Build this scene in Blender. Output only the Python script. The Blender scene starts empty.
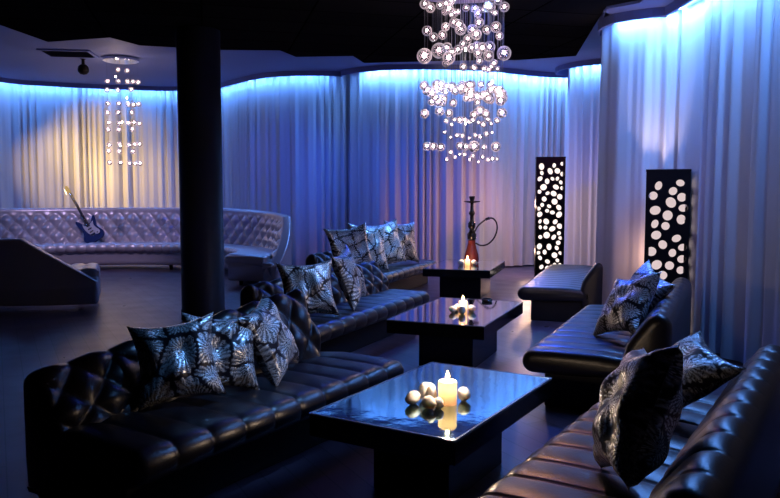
import bpy, bmesh, math, random
import numpy as np
from mathutils import Vector, Matrix, Euler
from mathutils.geometry import tessellate_polygon

R = math.radians
sc = bpy.context.scene
COL = sc.collection
rnd = random.Random(7)

# ------------------------------------------------------------------ camera
F, CX, CY, CAMZ = 740.0, 390.0, 249.0, 1.6
PITCH = math.atan(56 / F)
cam_d = bpy.data.cameras.new('camera')
cam = bpy.data.objects.new('camera', cam_d)
COL.objects.link(cam)
cam.location = (0, 0, CAMZ)
cam.rotation_euler = (math.pi / 2 - PITCH, 0, 0)
cam_d.sensor_width = 36.0
cam_d.lens = F * 36.0 / 780.0
cam_d.clip_start, cam_d.clip_end = 0.05, 100
sc.camera = cam


def ray(u, v):
    cp, sp = math.cos(PITCH), math.sin(PITCH)
    a, b = (u - CX), (CY - v)
    return Vector((a, cp * F + sp * b, -sp * F + cp * b))


def px(u, v, z):                     # point of the place seen at (u, v) at height z
    d = ray(u, v)
    t = (z - CAMZ) / d.z
    return Vector((d.x * t, d.y * t, z))


def pd(u, v, y):                     # point of the place seen at (u, v) at distance y
    d = ray(u, v)
    t = y / d.y
    return Vector((d.x * t, y, CAMZ + d.z * t))


# ------------------------------------------------------------------ materials
def nt(name):
    m = bpy.data.materials.new(name)
    m.use_nodes = True
    t = m.node_tree
    b = t.nodes['Principled BSDF']
    return m, t, b


def N(t, kind, **kw):
    n = t.nodes.new(kind)
    for k, v in kw.items():
        setattr(n, k, v)
    return n


def setin(b, **kw):
    for k, v in kw.items():
        b.inputs[k.replace('_', ' ')].default_value = v


def mat(name, col, rough=0.5, metal=0.0, spec=0.5, bump=0.0, bscale=60.0, **kw):
    m, t, b = nt(name)
    b.inputs['Base Color'].default_value = (*col, 1)
    b.inputs['Roughness'].default_value = rough
    b.inputs['Metallic'].default_value = metal
    b.inputs['Specular IOR Level'].default_value = spec
    for k, v in kw.items():
        b.inputs[k.replace('_', ' ')].default_value = v
    if bump:
        tc = N(t, 'ShaderNodeTexCoord')
        no = N(t, 'ShaderNodeTexNoise')
        no.inputs['Scale'].default_value = bscale
        no.inputs['Detail'].default_value = 4
        bp = N(t, 'ShaderNodeBump')
        bp.inputs['Strength'].default_value = bump
        bp.inputs['Distance'].default_value = 0.01
        t.links.new(tc.outputs['Object'], no.inputs['Vector'])
        t.links.new(no.outputs['Fac'], bp.inputs['Height'])
        t.links.new(bp.outputs['Normal'], b.inputs['Normal'])
    return m


def emis(name, col, strength):
    m = bpy.data.materials.new(name)
    m.use_nodes = True
    t = m.node_tree
    t.nodes.clear()
    e = N(t, 'ShaderNodeEmission')
    e.inputs['Color'].default_value = (*col, 1)
    e.inputs['Strength'].default_value = strength
    o = N(t, 'ShaderNodeOutputMaterial')
    t.links.new(e.outputs[0], o.inputs[0])
    return m


def flame_mat():
    m = bpy.data.materials.new('flame')
    m.use_nodes = True
    t = m.node_tree
    t.nodes.clear()
    e = N(t, 'ShaderNodeEmission')
    e.inputs['Color'].default_value = (1.0, 0.55, 0.2, 1)
    e.inputs['Strength'].default_value = 14
    tr = N(t, 'ShaderNodeBsdfTransparent')
    ad = N(t, 'ShaderNodeAddShader')
    o = N(t, 'ShaderNodeOutputMaterial')
    t.links.new(e.outputs[0], ad.inputs[0])
    t.links.new(tr.outputs[0], ad.inputs[1])
    t.links.new(ad.outputs[0], o.inputs[0])
    return m


def wax_mat():
    m = bpy.data.materials.new('candle_wax')
    m.use_nodes = True
    t = m.node_tree
    t.nodes.clear()
    d = N(t, 'ShaderNodeBsdfDiffuse')
    d.inputs['Color'].default_value = (0.95, 0.85, 0.72, 1)
    tl = N(t, 'ShaderNodeBsdfTranslucent')
    tl.inputs['Color'].default_value = (1.0, 0.80, 0.58, 1)
    mx = N(t, 'ShaderNodeMixShader')
    o = N(t, 'ShaderNodeOutputMaterial')
    t.links.new(d.outputs[0], mx.inputs[1])
    t.links.new(tl.outputs[0], mx.inputs[2])
    t.links.new(mx.outputs[0], o.inputs[0])
    return m


def curtain_mat():
    m = bpy.data.materials.new('sheer_curtain')
    m.use_nodes = True
    t = m.node_tree
    t.nodes.clear()
    d = N(t, 'ShaderNodeBsdfDiffuse')
    d.inputs['Color'].default_value = (0.80, 0.80, 0.82, 1)
    tl = N(t, 'ShaderNodeBsdfTranslucent')
    tl.inputs['Color'].default_value = (0.75, 0.75, 0.78, 1)
    mx = N(t, 'ShaderNodeMixShader')
    mx.inputs['Fac'].default_value = 0.22
    o = N(t, 'ShaderNodeOutputMaterial')
    t.links.new(d.outputs[0], mx.inputs[1])
    t.links.new(tl.outputs[0], mx.inputs[2])
    t.links.new(mx.outputs[0], o.inputs[0])
    return m


def floor_mat():
    m, t, b = nt('floor_boards')
    tc = N(t, 'ShaderNodeTexCoord')
    mp = N(t, 'ShaderNodeMapping')
    mp.inputs['Rotation'].default_value = (0, 0, R(62))
    br = N(t, 'ShaderNodeTexBrick')
    br.inputs['Scale'].default_value = 1.0
    br.inputs['Brick Width'].default_value = 1.6
    br.inputs['Row Height'].default_value = 0.16
    br.inputs['Mortar Size'].default_value = 0.004
    br.inputs['Color1'].default_value = (0.10, 0.065, 0.095, 1)
    br.inputs['Color2'].default_value = (0.07, 0.045, 0.068, 1)
    br.inputs['Mortar'].default_value = (0.02, 0.02, 0.025, 1)
    t.links.new(tc.outputs['Object'], mp.inputs[0])
    t.links.new(mp.outputs[0], br.inputs[0])
    t.links.new(br.outputs['Color'], b.inputs['Base Color'])
    no = N(t, 'ShaderNodeTexNoise')
    no.inputs['Scale'].default_value = 3.0
    mr = N(t, 'ShaderNodeMapRange')
    mr.inputs['To Min'].default_value = 0.22
    mr.inputs['To Max'].default_value = 0.42
    t.links.new(tc.outputs['Object'], no.inputs[0])
    t.links.new(no.outputs['Fac'], mr.inputs[0])
    t.links.new(mr.outputs[0], b.inputs['Roughness'])
    return m


def ceiling_mat():
    m, t, b = nt('ceiling_tiles')
    b.inputs['Specular IOR Level'].default_value = 0.0
    tc = N(t, 'ShaderNodeTexCoord')
    mp = N(t, 'ShaderNodeMapping')
    mp.inputs['Rotation'].default_value = (0, 0, R(-14))
    br = N(t, 'ShaderNodeTexBrick')
    br.offset = 0.0
    br.inputs['Scale'].default_value = 1.0
    br.inputs['Brick Width'].default_value = 1.2
    br.inputs['Row Height'].default_value = 0.6
    br.inputs['Mortar Size'].default_value = 0.012
    br.inputs['Color1'].default_value = (0.016, 0.016, 0.019, 1)
    br.inputs['Color2'].default_value = (0.011, 0.011, 0.014, 1)
    br.inputs['Mortar'].default_value = (0.002, 0.002, 0.003, 1)
    t.links.new(tc.outputs['Object'], mp.inputs[0])
    t.links.new(mp.outputs[0], br.inputs[0])
    t.links.new(br.outputs['Color'], b.inputs['Base Color'])
    b.inputs['Roughness'].default_value = 0.6
    return m


def brocade_mat():
    m, t, b = nt('silver_brocade')
    uv = N(t, 'ShaderNodeTexCoord')
    oi = N(t, 'ShaderNodeObjectInfo')
    ml = N(t, 'ShaderNodeMath', operation='MULTIPLY')
    ml.inputs[1].default_value = 17.0
    t.links.new(oi.outputs['Random'], ml.inputs[0])
    ad = N(t, 'ShaderNodeVectorMath', operation='ADD')
    t.links.new(uv.outputs['UV'], ad.inputs[0])
    t.links.new(ml.outputs[0], ad.inputs[1])
    # wavy warp
    no = N(t, 'ShaderNodeTexNoise')
    no.inputs['Scale'].default_value = 9.0
    no.inputs['Detail'].default_value = 3.0
    t.links.new(ad.outputs[0], no.inputs['Vector'])
    sb = N(t, 'ShaderNodeVectorMath', operation='SUBTRACT')
    sb.inputs[1].default_value = (0.5, 0.5, 0.5)
    t.links.new(no.outputs['Color'], sb.inputs[0])
    scl = N(t, 'ShaderNodeVectorMath', operation='SCALE')
    scl.inputs['Scale'].default_value = 0.10
    t.links.new(sb.outputs[0], scl.inputs[0])
    ad2 = N(t, 'ShaderNodeVectorMath', operation='ADD')
    t.links.new(ad.outputs[0], ad2.inputs[0])
    t.links.new(scl.outputs[0], ad2.inputs[1])
    SC = 2.5
    ve = N(t, 'ShaderNodeTexVoronoi', voronoi_dimensions='2D', feature='DISTANCE_TO_EDGE')
    ve.inputs['Scale'].default_value = SC
    ve.inputs['Randomness'].default_value = 1.0
    t.links.new(ad2.outputs[0], ve.inputs['Vector'])
    vf = N(t, 'ShaderNodeTexVoronoi', voronoi_dimensions='2D', feature='F1')
    vf.inputs['Scale'].default_value = SC
    vf.inputs['Randomness'].default_value = 1.0
    t.links.new(ad2.outputs[0], vf.inputs['Vector'])
    # radial petals round each medallion
    df = N(t, 'ShaderNodeVectorMath', operation='SUBTRACT')
    t.links.new(ad2.outputs[0], df.inputs[0])
    t.links.new(vf.outputs['Position'], df.inputs[1])
    sx = N(t, 'ShaderNodeSeparateXYZ')
    t.links.new(df.outputs[0], sx.inputs[0])
    at = N(t, 'ShaderNodeMath', operation='ARCTAN2')
    t.links.new(sx.outputs['Y'], at.inputs[0])
    t.links.new(sx.outputs['X'], at.inputs[1])
    mm = N(t, 'ShaderNodeMath', operation='MULTIPLY')
    mm.inputs[1].default_value = 22.0
    t.links.new(at.outputs[0], mm.inputs[0])
    sn = N(t, 'ShaderNodeMath', operation='SINE')
    t.links.new(mm.outputs[0], sn.inputs[0])
    # edge threshold modulated by petals: ragged dark outline
    m2 = N(t, 'ShaderNodeMath', operation='MULTIPLY')
    m2.inputs[1].default_value = 0.02
    t.links.new(sn.outputs[0], m2.inputs[0])
    a3 = N(t, 'ShaderNodeMath', operation='ADD')
    t.links.new(ve.outputs['Distance'], a3.inputs[0])
    t.links.new(m2.outputs[0], a3.inputs[1])
    mr = N(t, 'ShaderNodeMapRange')
    mr.inputs['From Min'].default_value = 0.04
    mr.inputs['From Max'].default_value = 0.075
    t.links.new(a3.outputs[0], mr.inputs[0])
    # the veins swell and thin out
    nv = N(t, 'ShaderNodeTexNoise')
    nv.inputs['Scale'].default_value = 4.0
    t.links.new(ad.outputs[0], nv.inputs['Vector'])
    nvm = N(t, 'ShaderNodeMapRange')
    nvm.inputs['From Min'].default_value = 0.35
    nvm.inputs['From Max'].default_value = 0.70
    nvm.inputs['To Min'].default_value = 0.015
    nvm.inputs['To Max'].default_value = -0.03
    t.links.new(nv.outputs['Fac'], nvm.inputs[0])
    a4 = N(t, 'ShaderNodeMath', operation='ADD')
    t.links.new(a3.outputs[0], a4.inputs[0])
    t.links.new(nvm.outputs[0], a4.inputs[1])
    t.links.new(a4.outputs[0], mr.inputs[0])
    # fine threads
    n2 = N(t, 'ShaderNodeTexNoise')
    n2.inputs['Scale'].default_value = 55.0
    n2.inputs['Detail'].default_value = 2.0
    t.links.new(ad.outputs[0], n2.inputs['Vector'])
    s2 = N(t, 'ShaderNodeMapRange')
    s2.inputs['From Min'].default_value = -1.0
    s2.inputs['To Min'].default_value = 0.18
    t.links.new(sn.outputs[0], s2.inputs[0])
    n3 = N(t, 'ShaderNodeMapRange')
    n3.inputs['From Min'].default_value = 0.36
    n3.inputs['From Max'].default_value = 0.50
    t.links.new(n2.outputs['Fac'], n3.inputs[0])
    m4 = N(t, 'ShaderNodeMath', operation='MULTIPLY')
    t.links.new(mr.outputs[0], m4.inputs[0])
    t.links.new(s2.outputs[0], m4.inputs[1])
    m5 = N(t, 'ShaderNodeMath', operation='MULTIPLY')
    t.links.new(m4.outputs[0], m5.inputs[0])
    t.links.new(n3.outputs[0], m5.inputs[1])
    mx = N(t, 'ShaderNodeMix', data_type='RGBA')
    mx.inputs[6].default_value = (0.012, 0.010, 0.016, 1)
    mx.inputs[7].default_value = (0.95, 0.97, 1.0, 1)
    t.links.new(m5.outputs[0], mx.inputs[0])
    t.links.new(mx.outputs[2], b.inputs['Base Color'])
    mt = N(t, 'ShaderNodeMath', operation='MULTIPLY')
    mt.inputs[1].default_value = 0.75
    t.links.new(m5.outputs[0], mt.inputs[0])
    t.links.new(mt.outputs[0], b.inputs['Metallic'])
    b.inputs['Roughness'].default_value = 0.32
    bp = N(t, 'ShaderNodeBump')
    bp.inputs['Strength'].default_value = 0.35
    bp.inputs['Distance'].default_value = 0.004
    t.links.new(m5.outputs[0], bp.inputs['Height'])
    t.links.new(bp.outputs[0], b.inputs['Normal'])
    return m


def bubble_mat():
    m = bpy.data.materials.new('bubble_glass')
    m.use_nodes = True
    t = m.node_tree
    t.nodes.clear()
    lw = N(t, 'ShaderNodeLayerWeight')
    lw.inputs['Blend'].default_value = 0.35
    tr = N(t, 'ShaderNodeBsdfTransparent')
    tr.inputs['Color'].default_value = (0.96, 0.95, 0.97, 1)
    gl = N(t, 'ShaderNodeBsdfGlossy')
    gl.inputs['Roughness'].default_value = 0.04
    tl = N(t, 'ShaderNodeBsdfTranslucent')
    tl.inputs['Color'].default_value = (1.0, 0.90, 0.93, 1)
    df = N(t, 'ShaderNodeBsdfDiffuse')
    df.inputs['Color'].default_value = (1.0, 0.93, 0.93, 1)
    m0 = N(t, 'ShaderNodeMixShader')
    t.links.new(tl.outputs[0], m0.inputs[1])
    t.links.new(df.outputs[0], m0.inputs[2])
    mr = N(t, 'ShaderNodeMapRange')
    mr.inputs['To Min'].default_value = 0.10
    mr.inputs['To Max'].default_value = 0.95
    t.links.new(lw.outputs['Facing'], mr.inputs[0])
    m1 = N(t, 'ShaderNodeMixShader')
    t.links.new(mr.outputs[0], m1.inputs['Fac'])
    t.links.new(tr.outputs[0], m1.inputs[1])
    t.links.new(m0.outputs[0], m1.inputs[2])
    m2 = N(t, 'ShaderNodeMixShader')
    t.links.new(lw.outputs['Fresnel'], m2.inputs['Fac'])
    t.links.new(m1.outputs[0], m2.inputs[1])
    t.links.new(gl.outputs[0], m2.inputs[2])
    o = N(t, 'ShaderNodeOutputMaterial')
    t.links.new(m2.outputs[0], o.inputs[0])
    return m


M = dict(
    curtain=curtain_mat(), floor=floor_mat(), ceiling=ceiling_mat(), brocade=brocade_mat(), ball=bubble_mat(),
    flame=flame_mat(),
    leather=mat('black_leather', (0.014, 0.011, 0.014), 0.33, 0, 0.8, 0.10, 90),
    plinth=mat('black_upholstery', (0.010, 0.009, 0.011), 0.55, 0, 0.3, 0.1, 90),
    silver=mat('silver_leather', (0.50, 0.46, 0.52), 0.30, 0.35, 0.6, 0.08, 60),
    silver_out=mat('grey_leather', (0.10, 0.09, 0.11), 0.45, 0, 0.4, 0.1, 60),
    lacquer=mat('black_lacquer', (0.006, 0.006, 0.008), 0.12, 0, 0.6),
    glass_top=mat('black_mirror_glass', (0.55, 0.64, 0.70), 0.045, 1.0, 0.5),
    glass_rip=mat('rippled_mirror_glass', (0.50, 0.84, 0.92), 0.045, 1.0, 0.5, 0.10, 7),
    glass_rim=mat('polished_glass_edge', (0.45, 0.55, 0.65), 0.15, 0.6, 0.5),
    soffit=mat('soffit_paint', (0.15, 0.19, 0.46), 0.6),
    wallp=mat('dark_wall_paint', (0.03, 0.03, 0.045), 0.8),
    column=mat('dark_column_paint', (0.022, 0.022, 0.034), 0.5, 0, 0.25),
    black=mat('black_panel', (0.006, 0.004, 0.004), 0.5, 0, 0.15),
    chrome=mat('chrome', (0.75, 0.75, 0.8), 0.15, 1.0),
    dmetal=mat('dark_metal', (0.05, 0.05, 0.06), 0.3, 0.9),
    wire=mat('steel_wire', (0.15, 0.15, 0.18), 0.5, 0.6),
    wax=wax_mat(),
    stone=mat('white_stone', (0.95, 0.92, 0.88), 0.4, 0, 0.5, 0, 60, Subsurface_Weight=0.7, Subsurface_Radius=(0.04, 0.035, 0.03), Subsurface_Scale=1.0),
    wick=mat('wick', (0.02, 0.015, 0.01), 0.9),
    diffuser=emis('lantern_diffuser', (1.0, 0.84, 0.78), 1.3), diffuser2=emis('dim_lantern_diffuser', (1.0, 0.80, 0.80), 0.72),
    led=emis('blue_led', (0.12, 0.34, 1.0), 230), led2=emis('dim_blue_led', (0.10, 0.32, 1.0), 110),
    glow_bulb=emis('halogen_bulb', (1.0, 0.80, 0.78), 40), core=emis('glowing_core', (1.0, 0.76, 0.80), 24),
    guitar=mat('blue_guitar_lacquer', (0.02, 0.035, 0.12), 0.12),
    guard=mat('pearl_pickguard', (0.45, 0.45, 0.5), 0.3),
    wood=mat('fretboard_wood', (0.02, 0.012, 0.01), 0.4),
    redglass=mat('amber_red_glass', (0.55, 0.08, 0.05), 0.08, 0, 0.6, 0, 60, Transmission_Weight=0.5),
    hose=mat('dark_hose', (0.02, 0.018, 0.02), 0.4),
    bronze=mat('hookah_metal', (0.12, 0.09, 0.08), 0.25, 0.9),
    ashglass=mat('dark_glass', (0.02, 0.02, 0.03), 0.06, 0, 0.8),
    grille=mat('vent_metal', (0.03, 0.03, 0.05), 0.5),
)


# ------------------------------------------------------------------ object helpers
def link(name, me, parent=None, m=None, smooth=False):
    o = bpy.data.objects.new(name, me)
    COL.objects.link(o)
    if parent is not None:
        o.parent = parent
    if m is not None:
        me.materials.append(m)
    if smooth:
        me.polygons.foreach_set('use_smooth', [True] * len(me.polygons))
    return o


def from_pydata(name, vs, fs, parent=None, m=None, smooth=True):
    me = bpy.data.meshes.new(name)
    me.from_pydata([tuple(v) for v in vs], [], fs)
    me.update()
    return link(name, me, parent, m, smooth)


def from_bm(name, bm, parent=None, m=None, smooth=False):
    me = bpy.data.meshes.new(name)
    bmesh.ops.recalc_face_normals(bm, faces=bm.faces)
    bm.to_mesh(me)
    bm.free()
    return link(name, me, parent, m, smooth)


def tag(o, label, cat, group=None, kind=None):
    o['label'] = label
    o['category'] = cat
    if group:
        o['group'] = group
    if kind:
        o['kind'] = kind
    return o


def thing(name, label, cat, loc=(0, 0, 0), rotz=0.0, group=None):
    o = bpy.data.objects.new(name, None)
    o.empty_display_size = 0.1
    COL.objects.link(o)
    o.location = loc
    o.rotation_euler = (0, 0, rotz)
    return tag(o, label, cat, group)


def struct(o):
    o['kind'] = 'structure'
    return o


def box_bm(bm, x0, x1, y0, y1, z0, z1, bev=0.0, seg=2):
    b2 = bmesh.new()
    vs = [b2.verts.new((x, y, z)) for z in (z0, z1) for y in (y0, y1) for x in (x0, x1)]
    for f in ((0, 2, 3, 1), (4, 5, 7, 6), (0, 1, 5, 4), (2, 6, 7, 3), (0, 4, 6, 2), (1, 3, 7, 5)):
        b2.faces.new([vs[i] for i in f])
    if bev:
        bmesh.ops.bevel(b2, geom=b2.edges[:], offset=bev, segments=seg, affect='EDGES', profile=0.5)
    me = bpy.data.meshes.new('tmp')
    b2.to_mesh(me)
    b2.free()
    bm.from_mesh(me)
    bpy.data.meshes.remove(me)
    return bm


def box(name, dims, parent=None, m=None, bev=0.0, seg=2):
    bm = bmesh.new()
    box_bm(bm, *dims, bev=bev, seg=seg)
    return from_bm(name, bm, parent, m, False)


def lathe_data(prof, n=24):
    vs, fs = [], []
    for r, z in prof:
        for k in range(n):
            a = 2 * math.pi * k / n
            vs.append((r * math.cos(a), r * math.sin(a), z))
    for i in range(len(prof) - 1):
        for k in range(n):
            k2 = (k + 1) % n
            fs.append((i * n + k, i * n + k2, (i + 1) * n + k2, (i + 1) * n + k))
    fs.append(tuple(reversed(range(n))))
    fs.append(tuple((len(prof) - 1) * n + k for k in range(n)))
    return vs, fs


def lathe(name, prof, parent=None, m=None, n=24, smooth=True, loc=None):
    vs, fs = lathe_data(prof, n)
    o = from_pydata(name, vs, fs, parent, m, smooth)
    if loc is not None:
        o.location = loc
    return o


def tube_data(pts, rad, n=8):
    P = [Vector(p) for p in pts]
    rads = rad if isinstance(rad, (list, tuple)) else [rad] * len(P)
    vs, fs = [], []
    prev = None
    for i, p in enumerate(P):
        t = (P[min(i + 1, len(P) - 1)] - P[max(i - 1, 0)]).normalized()
        if prev is None:
            a = t.orthogonal().normalized()
        else:
            a = (prev - t * prev.dot(t)).normalized()
        prev = a
        b = t.cross(a)
        for k in range(n):
            th = 2 * math.pi * k / n
            vs.append(p + (a * math.cos(th) + b * math.sin(th)) * rads[i])
    for i in range(len(P) - 1):
        for k in range(n):
            k2 = (k + 1) % n
            fs.append((i * n + k, i * n + k2, (i + 1) * n + k2, (i + 1) * n + k))
    fs.append(tuple(reversed(range(n))))
    fs.append(tuple((len(P) - 1) * n + k for k in range(n)))
    return vs, fs


def tube(name, pts, rad, parent=None, m=None, n=8):
    vs, fs = tube_data(pts, rad, n)
    return from_pydata(name, vs, fs, parent, m, True)


def catmull(pts, per=10):
    P = [np.array(p, float) for p in pts]
    P = [2 * P[0] - P[1]] + P + [2 * P[-1] - P[-2]]
    out = []
    for i in range(1, len(P) - 2):
        for k in range(per):
            t = k / per
            a, b, c, d = P[i - 1], P[i], P[i + 1], P[i + 2]
            out.append(0.5 * (2 * b + (c - a) * t + (2 * a - 5 * b + 4 * c - d) * t * t + (3 * b - a - 3 * c + d) * t ** 3))
    out.append(P[-2])
    return np.array(out)


def resample(P, ds):
    seg = np.linalg.norm(np.diff(P, axis=0), axis=1)
    s = np.concatenate([[0], np.cumsum(seg)])
    n = max(2, int(round(s[-1] / ds)) + 1)
    q = np.linspace(0, s[-1], n)
    return np.stack([np.interp(q, s, P[:, k]) for k in range(P.shape[1])], 1), q


def normals2d(P):
    T = np.gradient(P, axis=0)
    T /= np.linalg.norm(T, axis=1)[:, None] + 1e-9
    return np.stack([T[:, 1], -T[:, 0]], 1)          # right-hand side of the travel direction


def vnoise(x, seed=0):
    x = np.asarray(x, float)
    rs = np.random.RandomState(seed)
    tab = rs.rand(512)
    i = np.floor(x).astype(int)
    f = x - i
    f = f * f * (3 - 2 * f)
    return tab[i % 512] * (1 - f) + tab[(i + 1) % 512] * f


def sweep(name, P, Nrm, S, prof, disp=None, zfun=None, parent=None, m=None, edge=0.05):
    """profile (offset, z) swept along a plan path; its ends are drawn in to round them"""
    prof = np.array(prof, float)
    Mn = len(prof)
    T = np.roll(prof, -1, 0) - np.roll(prof, 1, 0)
    pn = np.stack([T[:, 1], -T[:, 0]], 1)
    pn /= np.linalg.norm(pn, axis=1)[:, None] + 1e-9
    c = prof.mean(0)
    if ((prof - c) * pn).sum() < 0:
        pn = -pn
    n = len(P)
    L = S[-1]
    V = np.zeros((n, Mn, 3))
    for i in range(n):
        pr = prof.copy()
        if disp is not None:
            pr = pr + pn * disp(S[i], L)[:, None]
        e = min(S[i], L - S[i])
        if e < edge:
            k = edge * (1 - math.sqrt(max(0.0, 1 - (1 - e / edge) ** 2)))
            pr = pr - pn * k * 0.8
        if zfun is not None:
            pr = zfun(pr, S[i], L)
        V[i, :, 0] = P[i, 0] + Nrm[i, 0] * pr[:, 0]
        V[i, :, 1] = P[i, 1] + Nrm[i, 1] * pr[:, 0]
        V[i, :, 2] = pr[:, 1]
    vs = V.reshape(-1, 3).tolist()
    fs = []
    for i in range(n - 1):
        a, b = i * Mn, (i + 1) * Mn
        for j in range(Mn):
            j2 = (j + 1) % Mn
            fs.append((a + j, a + j2, b + j2, b + j))
    fs.append(tuple(reversed(range(Mn))))
    fs.append(tuple((n - 1) * Mn + j for j in range(Mn)))
    me = bpy.data.meshes.new(name)
    me.from_pydata(vs, [], fs)
    me.update()
    bm = bmesh.new()
    bm.from_mesh(me)
    bmesh.ops.recalc_face_normals(bm, faces=bm.faces)
    bm.to_mesh(me)
    bm.free()
    return link(name, me, parent, m, True)


def dense(prof, d=0.02):
    P = np.array(list(prof) + [prof[0]], float)
    q, _ = resample(P, d)
    return q[:-1]


def arc(cx, cz, r, a0, a1, n=8):
    return [(cx + r * math.cos(R(a0 + (a1 - a0) * k / n)), cz + r * math.sin(R(a0 + (a1 - a0) * k / n))) for k in range(n + 1)]


# ------------------------------------------------------------------ the room shell
ZC = 4.05          # underside of the cove lip
ZS = 4.15          # soffit
ZD = 3.63          # dark tiled ceiling
ZT = 4.60          # slab above the cove

floor = struct(box('floor', (-11, 6.4, -2.6, 19, -0.1, 0.0), None, M['floor']))
struct(box('ceiling', (-11, 6.4, -2.6, 19, ZT, ZT + 0.1), None, M['wallp']))
struct(box('wall_back', (-11, 6.4, 18.8, 19, 0, ZT), None, M['wallp']))
struct(box('wall_left', (-11.2, -11, -2.6, 19, 0, ZT), None, M['wallp']))
struct(box('wall_right', (6.2, 6.4, -2.6, 18.8, 0, ZT), None, M['wallp']))
struct(box('wall_front', (-11, 6.2, -2.8, -2.6, 0, ZT), None, M['wallp']))


def P2(u, v, z=ZC):
    p = px(u, v, z)
    return (p.x, p.y)


ZC2 = 3.50         # lower cove over the two right-hand bays
ZS2 = 3.60

E_pts = [(-10.4, 12.2), (-9.9, 14.6), P2(0, 84), P2(50, 88), P2(100, 90.5), P2(140, 92), P2(180, 92.5), P2(222, 90.5), P2(245, 85.5), P2(265, 81), P2(290, 78.3), P2(325, 78), P2(345, 79), P2(358, 80)]
A_pts = [P2(352.5, 80), P2(353.5, 77.5), P2(358, 76), P2(368, 74.3), P2(390, 72.5), P2(430, 72), P2(480, 73.5), P2(520, 77.5), P2(550, 79.5), P2(580, 80)]
B_pts = [P2(571, 74), P2(571.5, 72), P2(578, 70), P2(590, 68), P2(605, 66.5), P2(630, 65)]
CDc = [(4.35, 12.9), (3.95, 11.3), (3.42, 9.7), (2.98, 8.95)]
CDv = [P2(606, 34, ZC2), P2(608, 32, ZC2), P2(619, 28, ZC2), P2(635, 24.5, ZC2), P2(660, 21.5, ZC2), P2(676, 20.5, ZC2), P2(683, 19, ZC2), P2(692, 14, ZC2), P2(703, 8, ZC2), P2(714, 1.5, ZC2)]
DDn = [(3.22, 6.5), (3.1, 5.6), (2.9, 4.6), (2.72, 3.6), (2.6, 2.4), (2.5, 1.0), (2.45, -0.8)]


def curtain(name, pts, label, seed, top, wl=0.21, amp=0.075):
    P, _ = resample(catmull(pts, 12), 0.016)
    # travel is left -> right seen from the room, so the right-hand normal faces the room
    S = np.concatenate([[0], np.cumsum(np.linalg.norm(np.diff(P, axis=0), axis=1))])
    Nn = normals2d(P)
    k = 15
    ker = np.ones(k) / k
    Nn = np.stack([np.convolve(np.pad(Nn[:, j], k // 2, mode='edge'), ker, 'valid') for j in (0, 1)], 1)
    Nn /= np.linalg.norm(Nn, axis=1)[:, None]
    ph = 2 * np.pi * (S / wl + 1.3 * vnoise(S / (wl * 2.3), seed) + 2.4 * vnoise(S / (wl * 7), seed + 1))
    am = amp * (0.15 + 1.15 * vnoise(S / (wl * 1.6), seed + 2))
    zs = np.array([0.03, 0.35, 0.9, 1.5, 2.1, 2.7, 3.2, 3.6, 3.9, 4.1, 4.3, 4.58]) * top / 4.58
    n = len(P)
    V = np.zeros((len(zs), n, 3))
    for r, z in enumerate(zs):
        q = z / top
        drift = 1.3 * (1 - q) * (vnoise(S / 0.9 + 40, seed + 3) - 0.5)
        a = am * (1.0 - 0.4 * q)
        w = np.sin(ph + drift)
        d = a * (np.sign(w) * np.abs(w) ** 0.8) + 0.4 * a * np.sin(2.7 * ph + 1.3 + 2 * drift) * (q ** 0.5)
        d += 0.06 * (1 - 0.7 * q) * (vnoise(S / 0.6 + 9, seed + 5) - 0.5) * 2
        V[r, :, 0] = P[:, 0] + Nn[:, 0] * d
        V[r, :, 1] = P[:, 1] + Nn[:, 1] * d
        V[r, :, 2] = z
    fs = []
    for r in range(len(zs) - 1):
        for i in range(n - 1):
            fs.append((r * n + i, r * n + i + 1, (r + 1) * n + i + 1, (r + 1) * n + i))
    o = from_pydata(name, V.reshape(-1, 3).tolist(), fs, None, M['curtain'], True)
    tag(o, label, 'curtain', 'floor length white drapes round the room')
    return P, Nn


def strip(P, Nn, label, z, off0, off1, lm='led'):
    vs, fs = [], []
    for c, i in enumerate(range(0, len(P), 6)):
        for off in (off0, off1):
            vs.append((P[i, 0] + Nn[i, 0] * off, P[i, 1] + Nn[i, 1] * off, z))
        if c:
            fs.append((2 * c - 2, 2 * c, 2 * c + 1, 2 * c - 1))
    o = from_pydata('led_strip', vs, fs, None, M[lm], False)
    tag(o, label, 'light strip', 'blue lights hidden above the drapes')


def offset(P, Nn, off):
    off = np.broadcast_to(off, (len(P),))
    return [(P[i, 0] + Nn[i, 0] * off[i], P[i, 1] + Nn[i, 1] * off[i]) for i in list(range(0, len(P) - 5, 10)) + [len(P) - 1]]


def inter(a, b):
    """cut polyline a's tail and b's head where they cross, if they do"""
    for i in range(len(a) - 2, max(0, len(a) - 60), -1):
        for j in range(0, min(len(b) - 1, 60)):
            p, r_ = np.array(a[i]), np.array(a[i + 1]) - np.array(a[i])
            q, s_ = np.array(b[j]), np.array(b[j + 1]) - np.array(b[j])
            d = r_[0] * s_[1] - r_[1] * s_[0]
            if abs(d) < 1e-9:
                continue
            t = ((q - p)[0] * s_[1] - (q - p)[1] * s_[0]) / d
            w = ((q - p)[0] * r_[1] - (q - p)[1] * r_[0]) / d
            if 0 <= t <= 1 and 0 <= w <= 1:
                x = tuple(p + t * r_)
                return a[:i + 1] + [x], [x] + b[j + 1:]
    return a, b


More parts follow.
